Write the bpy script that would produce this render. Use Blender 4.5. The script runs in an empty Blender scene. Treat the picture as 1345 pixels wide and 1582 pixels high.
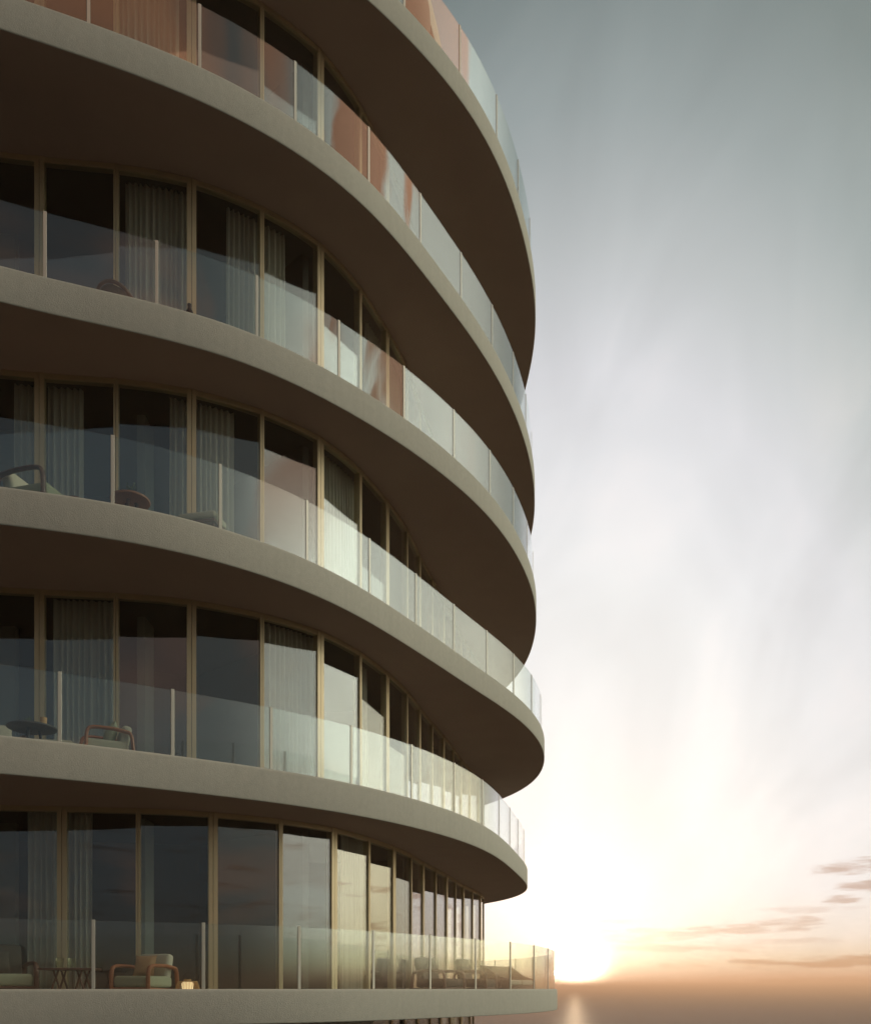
import bpy, bmesh, math, random
from mathutils import Vector, Matrix
R = math.radians
SC = bpy.context.scene
COL = SC.collection
random.seed(7)

# ------------------------------------------------------------------ camera
Z0 = 22.0                      # lip of the lowest visible balcony, the eye level of the photograph
H = 3.5                        # storey height
TH = 0.54                      # height of a balcony fascia
UP = 0.18                      # kerb of a balcony above its floor
cam_d = bpy.data.cameras.new('camera')
cam = bpy.data.objects.new('camera', cam_d)
COL.objects.link(cam)
cam.location = (0, 0, Z0 + 0.004)
cam.rotation_euler = (R(90), 0, 0)
cam_d.sensor_fit = 'HORIZONTAL'
cam_d.sensor_width = 36
cam_d.lens = 36 * 1400 / 1345
cam_d.shift_y = (1528 - 791) / 1345
cam_d.clip_start = 0.1
cam_d.clip_end = 200000
SC.camera = cam

# ------------------------------------------------------------------ render settings
SC.view_settings.view_transform = 'Standard'
SC.view_settings.look = 'None'
SC.view_settings.exposure = 0.0
SC.view_settings.gamma = 1.0
cy = SC.cycles
cy.use_adaptive_sampling = True
cy.adaptive_threshold = 0.025
cy.max_bounces = 12
cy.transparent_max_bounces = 40
cy.glossy_bounces = 5
cy.diffuse_bounces = 4
cy.transmission_bounces = 8
cy.caustics_reflective = True
cy.sample_clamp_indirect = 6.0
try:
    cy.use_denoising = True
except Exception:
    pass

# ------------------------------------------------------------------ sky
SUN_AZ, SUN_EL = R(8.75), R(1.0)
sx, sy, sz = math.sin(SUN_AZ)*math.cos(SUN_EL), math.cos(SUN_AZ)*math.cos(SUN_EL), math.sin(SUN_EL)
world = bpy.data.worlds.new('World')
SC.world = world
world.use_nodes = True
wt = world.node_tree
wt.nodes.clear()


class NB:
    """small helper for building node maths"""
    def __init__(self, tree):
        self.t = tree

    def n(self, kind, **kw):
        nd = self.t.nodes.new(kind)
        for k, v in kw.items():
            setattr(nd, k, v)
        return nd

    def put(self, sock, v):
        if hasattr(v, 'is_linked') or hasattr(v, 'links'):
            self.t.links.new(v, sock)
        else:
            sock.default_value = v

    def m(self, op, a, b=0.0, c=0.0, clamp=False):
        nd = self.n('ShaderNodeMath', operation=op, use_clamp=clamp)
        self.put(nd.inputs[0], a)
        self.put(nd.inputs[1], b)
        self.put(nd.inputs[2], c)
        return nd.outputs[0]

    def step(self, v, lo, hi):
        nd = self.n('ShaderNodeMapRange', interpolation_type='SMOOTHSTEP')
        self.put(nd.inputs[0], v)
        nd.inputs[1].default_value = lo
        nd.inputs[2].default_value = hi
        return nd.outputs[0]

    def xyz(self, x, y, z):
        nd = self.n('ShaderNodeCombineXYZ')
        for i, v in enumerate((x, y, z)):
            self.put(nd.inputs[i], v)
        return nd.outputs[0]

    def noise(self, vec, scale, detail=4, rough=0.55, dist=0.0):
        nd = self.n('ShaderNodeTexNoise')
        self.t.links.new(vec, nd.inputs['Vector'])
        nd.inputs['Scale'].default_value = scale
        nd.inputs['Detail'].default_value = detail
        nd.inputs['Roughness'].default_value = rough
        nd.inputs['Distortion'].default_value = dist
        return nd.outputs['Fac']

    def mix(self, fac, a, b, blend='MIX'):
        nd = self.n('ShaderNodeMix', data_type='RGBA', blend_type=blend)
        nd.clamp_factor = True
        self.put(nd.inputs['Factor'], fac)
        self.put(nd.inputs['A'], a)
        self.put(nd.inputs['B'], b)
        return nd.outputs['Result']

    def scale(self, col, k):
        nd = self.n('ShaderNodeVectorMath', operation='SCALE')
        self.put(nd.inputs[0], col)
        self.put(nd.inputs['Scale'], k)
        return nd.outputs[0]

    def add(self, a, b):
        nd = self.n('ShaderNodeVectorMath', operation='ADD')
        self.put(nd.inputs[0], a)
        self.put(nd.inputs[1], b)
        return nd.outputs[0]

    def ramp(self, v, stops, interp='LINEAR'):
        nd = self.n('ShaderNodeValToRGB')
        cr = nd.color_ramp
        cr.interpolation = interp
        while len(cr.elements) < len(stops):
            cr.elements.new(0.5)
        for e, (p, c) in zip(cr.elements, stops):
            e.position = p
            e.color = (c[0], c[1], c[2], 1)
        self.put(nd.inputs[0], v)
        return nd.outputs[0]


def build_sky():
    w = NB(wt)
    tc = w.n('ShaderNodeTexCoord')
    nrm = w.n('ShaderNodeVectorMath', operation='NORMALIZE')
    wt.links.new(tc.outputs['Generated'], nrm.inputs[0])
    d = nrm.outputs[0]
    sp = w.n('ShaderNodeSeparateXYZ')
    wt.links.new(d, sp.inputs[0])
    x, y, z = sp.outputs
    # direction in a frame turned to the sun's bearing
    ca, sa = math.cos(SUN_AZ), math.sin(SUN_AZ)
    xs = w.m('SUBTRACT', w.m('MULTIPLY', x, ca), w.m('MULTIPLY', y, sa))
    ys = w.m('ADD', w.m('MULTIPLY', x, sa), w.m('MULTIPLY', y, ca))
    zc = w.m('MAXIMUM', z, 0.0)
    az = w.m('ARCTAN2', x, y)
    el = w.m('ARCSINE', z)
    # angle from the sun, wider upward than sideways: vignette-like side darkening put into the sky colour
    xw = w.m('MULTIPLY', xs, SIDE)
    ln = w.m('SQRT', w.m('ADD', w.m('ADD', w.m('MULTIPLY', xw, xw), w.m('MULTIPLY', ys, ys)), w.m('MULTIPLY', zc, zc)))
    cg = w.m('DIVIDE', w.m('ADD', w.m('MULTIPLY', ys, math.cos(SUN_EL)), w.m('MULTIPLY', zc, math.sin(SUN_EL))), ln)
    ga = w.m('DIVIDE', w.m('ARCCOSINE', cg), math.pi)
    base = w.ramp(ga, [(g/180, [c*0.5 for c in col]) for g, col in SKY_RAMP])
    base = w.scale(base, 2.0)
    # unseen bright lobes added to the sky right of the frame, to light the facade
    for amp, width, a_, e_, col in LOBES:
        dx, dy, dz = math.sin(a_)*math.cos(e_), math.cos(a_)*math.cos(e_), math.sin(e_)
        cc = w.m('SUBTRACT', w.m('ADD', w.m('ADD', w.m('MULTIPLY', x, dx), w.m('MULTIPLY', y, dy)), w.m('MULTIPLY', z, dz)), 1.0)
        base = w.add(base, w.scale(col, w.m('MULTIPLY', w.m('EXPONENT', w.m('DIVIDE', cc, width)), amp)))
    # horizon tint
    tint = w.ramp(w.m('MULTIPLY', zc, 8.0), [(p, c) for p, c in TINT])
    base = w.mix(1.0, base, tint, 'MULTIPLY')
    # thin high streaks
    rot = w.n('ShaderNodeMapping', vector_type='TEXTURE')
    wt.links.new(w.xyz(az, el, 0.0), rot.inputs[0])
    rot.inputs['Rotation'].default_value = (0, 0, R(56))
    rot.inputs['Scale'].default_value = (0.62, 0.30, 1)
    n1 = w.noise(rot.outputs[0], 1.25, 3.2, 0.5, 2.2)
    n2 = w.noise(d, 4.5, 4, 0.55, 0.8)
    var = w.m('MULTIPLY_ADD', w.m('SUBTRACT', w.m('ADD', w.m('MULTIPLY', n1, 1.5), w.m('MULTIPLY', n2, 0.5)), 1.0), STREAK, 1.0)
    base = w.scale(base, var)
    # streaky warm veils
    wm = w.step(w.m('ADD', w.m('MULTIPLY', n1, 0.6), w.m('MULTIPLY', n2, 0.4)), 0.5, 0.68)
    base = w.mix(w.m('MULTIPLY', wm, 0.22), base, w.mix(1.0, base, (1.12, 1.0, 0.95, 1), 'MULTIPLY'))
    # low sunset clouds
    p2 = w.xyz(w.m('MULTIPLY', az, 16.0), w.m('MULTIPLY', el, 105.0), 0.0)
    wob = w.noise(p2, 0.9, 6, 0.62, 0.3)
    wob2 = w.noise(p2, 2.6, 4, 0.6, 0.2)
    wv = w.m('SUBTRACT', w.m('MULTIPLY_ADD', wob2, 0.35, w.m('MULTIPLY', wob, 1.0)), 0.68)
    tot = None
    for (px, py, rx, ry, k) in LOW_CLOUDS:
        a0 = math.atan((px-672.5)/1400)
        e0 = math.atan((1528-py)/1400*math.cos(a0))
        u = w.m('DIVIDE', w.m('SUBTRACT', az, a0), rx/1400)
        v = w.m('DIVIDE', w.m('SUBTRACT', el, e0), ry/1400)
        q = w.m('ADD', w.m('MULTIPLY', u, u), w.m('MULTIPLY', v, v))
        q = w.m('SUBTRACT', q, w.m('MULTIPLY', wv, 4.2))
        mk = w.m('MULTIPLY', w.step(q, 1.0, -0.2), k)
        tot = mk if tot is None else w.m('MAXIMUM', tot, mk)
    # the same kind of cloud in patches round the rest of the horizon
    gen = w.step(wob, 0.54, 0.68)
    band = w.m('MULTIPLY', w.step(el, 0.02, 0.06), w.step(el, 0.30, 0.12))
    away = w.m('MAXIMUM', w.step(az, 0.50, 0.62), w.step(az, -0.5, -0.62))
    tot = w.m('MAXIMUM', tot, w.m('MULTIPLY', w.m('MULTIPLY', gen, band), w.m('MULTIPLY', away, 0.75)))
    dark = w.mix(1.0, base, (0.60, 0.47, 0.42, 1), 'MULTIPLY')
    base = w.mix(tot, base, dark)
    # the sun's own glow in the haze
    c3 = w.m('ADD', w.m('ADD', w.m('MULTIPLY', x, sx), w.m('MULTIPLY', y, sy)), w.m('MULTIPLY', z, sz))
    c1 = w.m('SUBTRACT', c3, 1.0)
    for amp, width, col in GLOW:
        g = w.m('MULTIPLY', w.m('EXPONENT', w.m('DIVIDE', c1, width)), amp)
        base = w.add(base, w.scale(col, g))
    # glowing pink cloud behind the viewer, lit by the low sun: seen only as reflections
    pl = w.m('ADD', zc, 0.22)
    pv = w.xyz(w.m('DIVIDE', x, pl), w.m('DIVIDE', y, pl), 0.0)
    pn = w.noise(pv, 1.15, 4, 0.5, 0.5)
    pm = w.m('MULTIPLY', w.step(pn, 0.51, 0.61), w.step(ys, 0.62, 0.25))
    pm = w.m('MULTIPLY', pm, w.m('MULTIPLY_ADD', w.step(z, 0.40, 0.56), 0.75, w.m('MULTIPLY', w.step(z, 0.02, 0.12), 0.25)))
    for a_, e_, wd in ((84, 44, 0.02),):
        a_, e_ = R(a_), R(e_)
        dx, dy, dz = math.sin(a_)*math.cos(e_), math.cos(a_)*math.cos(e_), math.sin(e_)
        cc = w.m('SUBTRACT', w.m('ADD', w.m('ADD', w.m('MULTIPLY', x, dx), w.m('MULTIPLY', y, dy)), w.m('MULTIPLY', z, dz)), 1.0)
        gq = w.m('ADD', w.m('EXPONENT', w.m('DIVIDE', cc, wd)), w.m('MULTIPLY', w.m('SUBTRACT', w.noise(d, 5.5, 5, 0.55, 0.8), 0.5), 2.4))
        pm = w.m('MAXIMUM', pm, w.step(gq, 0.5, 0.72))
    base = w.mix(w.m('MULTIPLY', pm, 0.9), base, PINK)
    sky = w.n('ShaderNodeTexSky', sky_type='NISHITA')
    sky.sun_disc = False
    sky.sun_elevation = R(2.0)
    sky.sun_rotation = SUN_AZ
    sky.altitude = 20
    sky.air_density = 1.0
    sky.dust_density = 2.0
    tot_c = w.add(w.scale(sky.outputs[0], NISHITA_K), w.scale(base, 10.0))
    bg = w.n('ShaderNodeBackground')
    wt.links.new(tot_c, bg.inputs[0])
    bg.inputs[1].default_value = 0.1
    out = w.n('ShaderNodeOutputWorld')
    wt.links.new(bg.outputs[0], out.inputs[0])


SIDE = 1.85
STREAK = 0.24
NISHITA_K = 0.06
SKY_RAMP = [(0, (1.1, 1.04, 0.95)), (8, (0.97, 0.95, 0.91)), (16, (0.93, 0.93, 0.915)), (22, (0.88, 0.885, 0.88)),
            (28, (0.80, 0.81, 0.83)), (33, (0.70, 0.71, 0.74)), (38, (0.50, 0.53, 0.54)), (43, (0.31, 0.355, 0.36)),
            (48, (0.165, 0.205, 0.205)), (56, (0.10, 0.12, 0.122)), (75, (0.15, 0.165, 0.165)), (100, (0.125, 0.15, 0.165)),
            (140, (0.155, 0.19, 0.215)), (180, (0.155, 0.19, 0.215))]
TINT = [(0.0, (0.70, 0.38, 0.29)), (0.10, (0.80, 0.58, 0.43)), (0.22, (0.93, 0.84, 0.64)), (0.42, (0.98, 0.95, 0.87)), (0.8, (1, 1, 1))]
PINK = (1.15, 0.53, 0.29, 1)
GLOW = [(14.0, 0.00028, (1.0, 0.85, 0.6)), (0.9, 0.006, (1.0, 0.86, 0.62)), (0.14, 0.03, (1.0, 0.88, 0.72))]
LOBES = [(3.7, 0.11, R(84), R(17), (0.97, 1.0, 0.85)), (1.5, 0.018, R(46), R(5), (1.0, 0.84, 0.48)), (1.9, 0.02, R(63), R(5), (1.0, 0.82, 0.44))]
LOW_CLOUDS = [(1000, 1446, 150, 12, 0.55), (1120, 1434, 80, 12, 0.7), (1030, 1466, 150, 8, 0.55), (1070, 1490, 55, 8, 0.75),
              (1240, 1488, 130, 10, 1.0), (1330, 1484, 60, 10, 1.0), (1215, 1428, 60, 11, 0.7), (1325, 1340, 75, 12, 0.9),
              (1345, 1368, 50, 10, 0.9), (1300, 1390, 30, 8, 0.8), (1250, 1405, 70, 7, 0.4), (1290, 1516, 130, 7, 0.6), (940, 1425, 70, 7, 0.3),
              (1190, 1455, 120, 6, 0.35)]
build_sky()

sun_d = bpy.data.lights.new('sun', 'SUN')
sun_d.energy = 3.0
sun_d.angle = R(0.5)
sun_d.color = (1.0, 0.72, 0.45)
sun = bpy.data.objects.new('sun', sun_d)
COL.objects.link(sun)
sun.rotation_euler = Vector((-sx, -sy, -sz)).to_track_quat('-Z', 'Y').to_euler()

# ------------------------------------------------------------------ materials
def mat(name, col, rough=0.6, bump=0.0, bscale=60.0, var=0.0, vscale=3.0, metal=0.0, spec=0.5, streak=0.0):
    m = bpy.data.materials.new(name)
    m.use_nodes = True
    t = m.node_tree
    b = t.nodes['Principled BSDF']
    b.inputs['Roughness'].default_value = rough
    b.inputs['Metallic'].default_value = metal
    b.inputs['Specular IOR Level'].default_value = spec
    q = NB(t)
    tc = q.n('ShaderNodeTexCoord')
    v = tc.outputs['Object']
    if var:
        n = q.noise(v, vscale, 6, 0.6)
        if streak:
            mp = q.n('ShaderNodeMapping')
            t.links.new(v, mp.inputs[0])
            mp.inputs['Scale'].default_value = (1, 1, 0.08)
            n = q.m('MULTIPLY_ADD', q.noise(mp.outputs[0], 9, 4, 0.6), streak, q.m('MULTIPLY', n, 1-streak))
        f = q.m('MULTIPLY_ADD', q.m('SUBTRACT', n, 0.5), 2.2*var, 1.0)
        t.links.new(q.scale((col[0], col[1], col[2]), f), b.inputs['Base Color'])
    else:
        b.inputs['Base Color'].default_value = (*col, 1)
    if bump:
        n = q.noise(v, bscale, 5, 0.65)
        bp = q.n('ShaderNodeBump')
        bp.inputs['Strength'].default_value = bump
        bp.inputs['Distance'].default_value = 0.02
        t.links.new(n, bp.inputs['Height'])
        t.links.new(bp.outputs[0], b.inputs['Normal'])
    return m


def glass_mat(name, tint, ior, gain, wob=0.0, gtint=(1, 1, 1)):
    m = bpy.data.materials.new(name)
    m.use_nodes = True
    t = m.node_tree
    t.nodes.clear()
    q = NB(t)
    tr = q.n('ShaderNodeBsdfTransparent')
    tr.inputs[0].default_value = (*tint, 1)
    gl = q.n('ShaderNodeBsdfGlossy')
    gl.inputs['Roughness'].default_value = 0.0
    gl.inputs['Color'].default_value = (*gtint, 1)
    # mirror strength from the angle alone, the same on both faces of a sheet
    lw = q.n('ShaderNodeLayerWeight')
    lw.inputs['Blend'].default_value = 0.5
    fac = q.m('POWER', lw.outputs['Facing'], 4.2)
    f0 = ((ior-1)/(ior+1))**2
    fac = q.m('MULTIPLY', q.m('MULTIPLY_ADD', fac, 1.0-f0, f0), gain, clamp=True)
    if wob:
        tc = q.n('ShaderNodeTexCoord')
        bp = q.n('ShaderNodeBump')
        bp.inputs['Strength'].default_value = wob
        bp.inputs['Distance'].default_value = 0.01
        t.links.new(q.noise(tc.outputs['Object'], 1.3, 2, 0.4), bp.inputs['Height'])
        t.links.new(bp.outputs[0], gl.inputs['Normal'])
    mx = q.n('ShaderNodeMixShader')
    t.links.new(fac, mx.inputs[0])
    t.links.new(tr.outputs[0], mx.inputs[1])
    t.links.new(gl.outputs[0], mx.inputs[2])
    out = q.n('ShaderNodeOutputMaterial')
    t.links.new(mx.outputs[0], out.inputs[0])
    return m


def curtain_mat(name, col):
    m = bpy.data.materials.new(name)
    m.use_nodes = True
    t = m.node_tree
    t.nodes.clear()
    q = NB(t)
    tc = q.n('ShaderNodeTexCoord')
    w = q.noise(tc.outputs['Object'], 240, 3, 0.6)
    c = q.scale(col, q.m('MULTIPLY_ADD', w, 0.35, 0.82))
    df = q.n('ShaderNodeBsdfDiffuse')
    tl = q.n('ShaderNodeBsdfTranslucent')
    t.links.new(c, df.inputs[0])
    t.links.new(c, tl.inputs[0])
    mx = q.n('ShaderNodeMixShader')
    mx.inputs[0].default_value = 0.12
    t.links.new(df.outputs[0], mx.inputs[1])
    t.links.new(tl.outputs[0], mx.inputs[2])
    out = q.n('ShaderNodeOutputMaterial')
    t.links.new(mx.outputs[0], out.inputs[0])
    return m


def wood_mat(name, col, rough=0.45):
    m = bpy.data.materials.new(name)
    m.use_nodes = True
    t = m.node_tree
    b = t.nodes['Principled BSDF']
    b.inputs['Roughness'].default_value = rough
    q = NB(t)
    tc = q.n('ShaderNodeTexCoord')
    mp = q.n('ShaderNodeMapping')
    mp.inputs['Scale'].default_value = (9, 9, 60)
    t.links.new(tc.outputs['Object'], mp.inputs[0])
    n = q.noise(mp.outputs[0], 1.6, 5, 0.6, 1.2)
    t.links.new(q.scale(col, q.m('MULTIPLY_ADD', n, 0.9, 0.55)), b.inputs['Base Color'])
    return m


def emit_mat(name, col, strength):
    m = bpy.data.materials.new(name)
    m.use_nodes = True
    b = m.node_tree.nodes['Principled BSDF']
    b.inputs['Base Color'].default_value = (*col, 1)
    b.inputs['Emission Color'].default_value = (*col, 1)
    b.inputs['Emission Strength'].default_value = strength
    return m


M = dict(
    plaster=mat('plaster', (0.46, 0.465, 0.395), 0.85, 0.4, 52, 0.17, 13, spec=0.25, streak=0.35),
    soffit=mat('soffit_warm_tint', (0.45, 0.335, 0.275), 0.9, 0.1, 60, 0.08, 1.2, spec=0.2),  # plaster tinted brown, standing in for shade and warm bounce light
    frame=mat('champagne_metal', (0.54, 0.44, 0.27), 0.42, 0.0, 1, 0.05, 4, metal=0.35),
    post=mat('pale_metal', (0.52, 0.51, 0.43), 0.35, 0.0, 1, 0.04, 5, metal=0.3),
    rail_glass=glass_mat('rail_glass', (0.93, 0.965, 0.95), 1.62, 1.0),
    pane_glass=glass_mat('pane_glass', (0.91, 0.935, 0.91), 1.72, 0.95, 0.0),
    curtain=curtain_mat('curtain_cloth', (0.66, 0.63, 0.56)),
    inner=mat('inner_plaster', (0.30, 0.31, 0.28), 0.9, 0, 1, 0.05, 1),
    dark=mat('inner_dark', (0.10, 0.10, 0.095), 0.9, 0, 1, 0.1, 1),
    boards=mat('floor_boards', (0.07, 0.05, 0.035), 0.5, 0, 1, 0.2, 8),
    deck=mat('deck_stone', (0.42, 0.37, 0.30), 0.7, 0.1, 40, 0.12, 3),
    teak=wood_mat('teak', (0.34, 0.135, 0.06)),
    walnut=wood_mat('walnut', (0.12, 0.06, 0.035)),
    pale_wood=wood_mat('pale_wood', (0.55, 0.42, 0.25)),
    linen=mat('linen', (0.46, 0.45, 0.35), 0.95, 0.3, 220, 0.08, 40),
    sage=mat('sage_cloth', (0.33, 0.36, 0.25), 0.95, 0.3, 220, 0.1, 30),
    tan=mat('tan_cloth', (0.45, 0.30, 0.16), 0.95, 0.3, 220, 0.2, 30),
    dark_cloth=mat('dark_cloth', (0.07, 0.065, 0.05), 0.95, 0.3, 220, 0.1, 30),
    dark_top=mat('dark_stone', (0.075, 0.075, 0.07), 0.5, 0.1, 60, 0.2, 12),
    black=mat('black_metal', (0.03, 0.03, 0.03), 0.4, 0, 1, metal=0.6),
    white=mat('white_paper', (0.75, 0.74, 0.70), 0.7),
    leaf=mat('leaf', (0.06, 0.10, 0.035), 0.6, 0, 1, 0.3, 30),
    wicker=mat('wicker', (0.13, 0.085, 0.05), 0.7, 0.8, 90, 0.3, 60),
    rattan=mat('rattan', (0.50, 0.31, 0.13), 0.6, 0.4, 120, 0.2, 40),
    ground=mat('ground_stone', (0.07, 0.07, 0.06), 0.9, 0.2, 3, 0.25, 0.2),
    cup=glass_mat('tumbler_glass', (0.90, 0.90, 0.82), 1.5, 1.6),
    glow=emit_mat('lamp_glow', (1.0, 0.70, 0.36), 1.1),
)
# the stone kerb soaks up some weather: faint vertical runs are already in 'plaster'


# ------------------------------------------------------------------ mesh helpers
class MB:
    def __init__(self):
        self.bm = bmesh.new()

    def poly(self, pts):
        return self.bm.faces.new([self.bm.verts.new(p) for p in pts])

    def grid(self, rows, close_u=False, close_v=False):
        vs = [[self.bm.verts.new(p) for p in r] for r in rows]
        nr, nc = len(vs), len(vs[0])
        for i in range(nr if close_u else nr-1):
            for j in range(nc if close_v else nc-1):
                a, b = vs[i][j], vs[(i+1) % nr][j]
                c, d = vs[(i+1) % nr][(j+1) % nc], vs[i][(j+1) % nc]
                self.bm.faces.new((a, b, c, d))
        return vs

    def box(self, c, s, bevel=0.0, seg=2, rot=None, taper=None):
        tmp = bmesh.new()
        bmesh.ops.create_cube(tmp, size=1)
        for v in tmp.verts:
            v.co = Vector((v.co.x*s[0], v.co.y*s[1], v.co.z*s[2]))
        if bevel:
            bmesh.ops.bevel(tmp, geom=tmp.edges[:], offset=bevel, segments=seg, profile=0.5, affect='EDGES')
        mt = Matrix.Translation(c)
        if rot:
            from mathutils import Euler
            mt = mt @ Euler(rot).to_matrix().to_4x4()
        tmp.transform(mt)
        self.join(tmp)

    def pillow(self, c, s, rot=(0, 0, 0), puff=0.5, n=8, pinch=0.12):
        """a stuffed cushion: full in the middle, thin and pinched at its seams"""
        from mathutils import Euler
        mt = Matrix.Translation(c) @ Euler(rot).to_matrix().to_4x4()
        for sg in (1, -1):
            rows = []
            for i in range(n+1):
                r = []
                for j in range(n+1):
                    u, v = -1+2*i/n, -1+2*j/n
                    e = ((1-u*u)*(1-v*v))**puff
                    k = 1-pinch*(u*u+v*v)*0.0 - pinch*(1-abs(u))*v*v*0 
                    px = u*(1-pinch*(1-v*v))*s[0]/2*k
                    pz = v*(1-pinch*(1-u*u))*s[2]/2*k
                    r.append(mt @ Vector((px, sg*e*s[1]/2, pz)))
                rows.append(r)
            self.grid(rows)
        bmesh.ops.remove_doubles(self.bm, verts=self.bm.verts[:], dist=1e-5)
        bmesh.ops.recalc_face_normals(self.bm, faces=self.bm.faces[:])

    def tube(self, pts, r, seg=8, flat=1.0, cap=True):
        pts = [Vector(p) for p in pts]
        rows = []
        up0 = None
        for i, p in enumerate(pts):
            a = pts[max(0, i-1)]
            b = pts[min(len(pts)-1, i+1)]
            t = (b-a).normalized()
            ref = Vector((0, 0, 1)) if abs(t.z) < 0.9 else Vector((1, 0, 0))
            if up0 is not None:
                ref = up0
            u = (ref - t*ref.dot(t)).normalized()
            up0 = u
            w = t.cross(u)
            rr = r[i] if isinstance(r, (list, tuple)) else r
            rows.append([p + (u*math.cos(k)*rr + w*math.sin(k)*rr*flat) for k in [2*math.pi*j/seg for j in range(seg)]])
        vs = self.grid(rows, close_v=True)
        if cap:
            self.bm.faces.new(vs[0])
            self.bm.faces.new(list(reversed(vs[-1])))

    def lathe(self, prof, seg=24, c=(0, 0, 0)):
        rows = [[(c[0]+r*math.cos(2*math.pi*j/seg), c[1]+r*math.sin(2*math.pi*j/seg), c[2]+z) for j in range(seg)] for r, z in prof]
        self.grid(rows, close_v=True)

    def join(self, other):
        me = bpy.data.meshes.new('tmp')
        other.to_mesh(me)
        other.free()
        self.bm.from_mesh(me)
        bpy.data.meshes.remove(me)

    def build(self, name, material, parent=None, smooth=None, recalc=True, loc=None):
        bm = self.bm
        bmesh.ops.remove_doubles(bm, verts=bm.verts[:], dist=2e-5)
        if recalc:
            bmesh.ops.recalc_face_normals(bm, faces=bm.faces[:])
        me = bpy.data.meshes.new(name)
        bm.to_mesh(me)
        bm.free()
        for mm in (material if isinstance(material, (list, tuple)) else [material]):
            me.materials.append(mm)
        if smooth is not None:
            me.polygons.foreach_set('use_smooth', [True]*len(me.polygons))
            me.set_sharp_from_angle(angle=R(smooth))
        o = bpy.data.objects.new(name, me)
        COL.objects.link(o)
        if parent:
            o.parent = parent
        if loc:
            o.location = loc
        return o


def tag(o, label=None, cat=None, group=None, kind=None):
    for k, v in (('label', label), ('category', cat), ('group', group), ('kind', kind)):
        if v:
            o[k] = v
    return o


def thing(name, label, cat, loc=(0, 0, 0), rz=0.0, group=None):
    o = bpy.data.objects.new(name, None)
    o.empty_display_size = 0.2
    COL.objects.link(o)
    o.location = loc
    o.rotation_euler = (0, 0, rz)
    return tag(o, label, cat, group)


def copy_tree(o, parent=None):
    c = o.copy()
    COL.objects.link(c)
    if parent:
        c.parent = parent
    for ch in list(o.children):
        copy_tree(ch, c)
    return c


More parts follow.
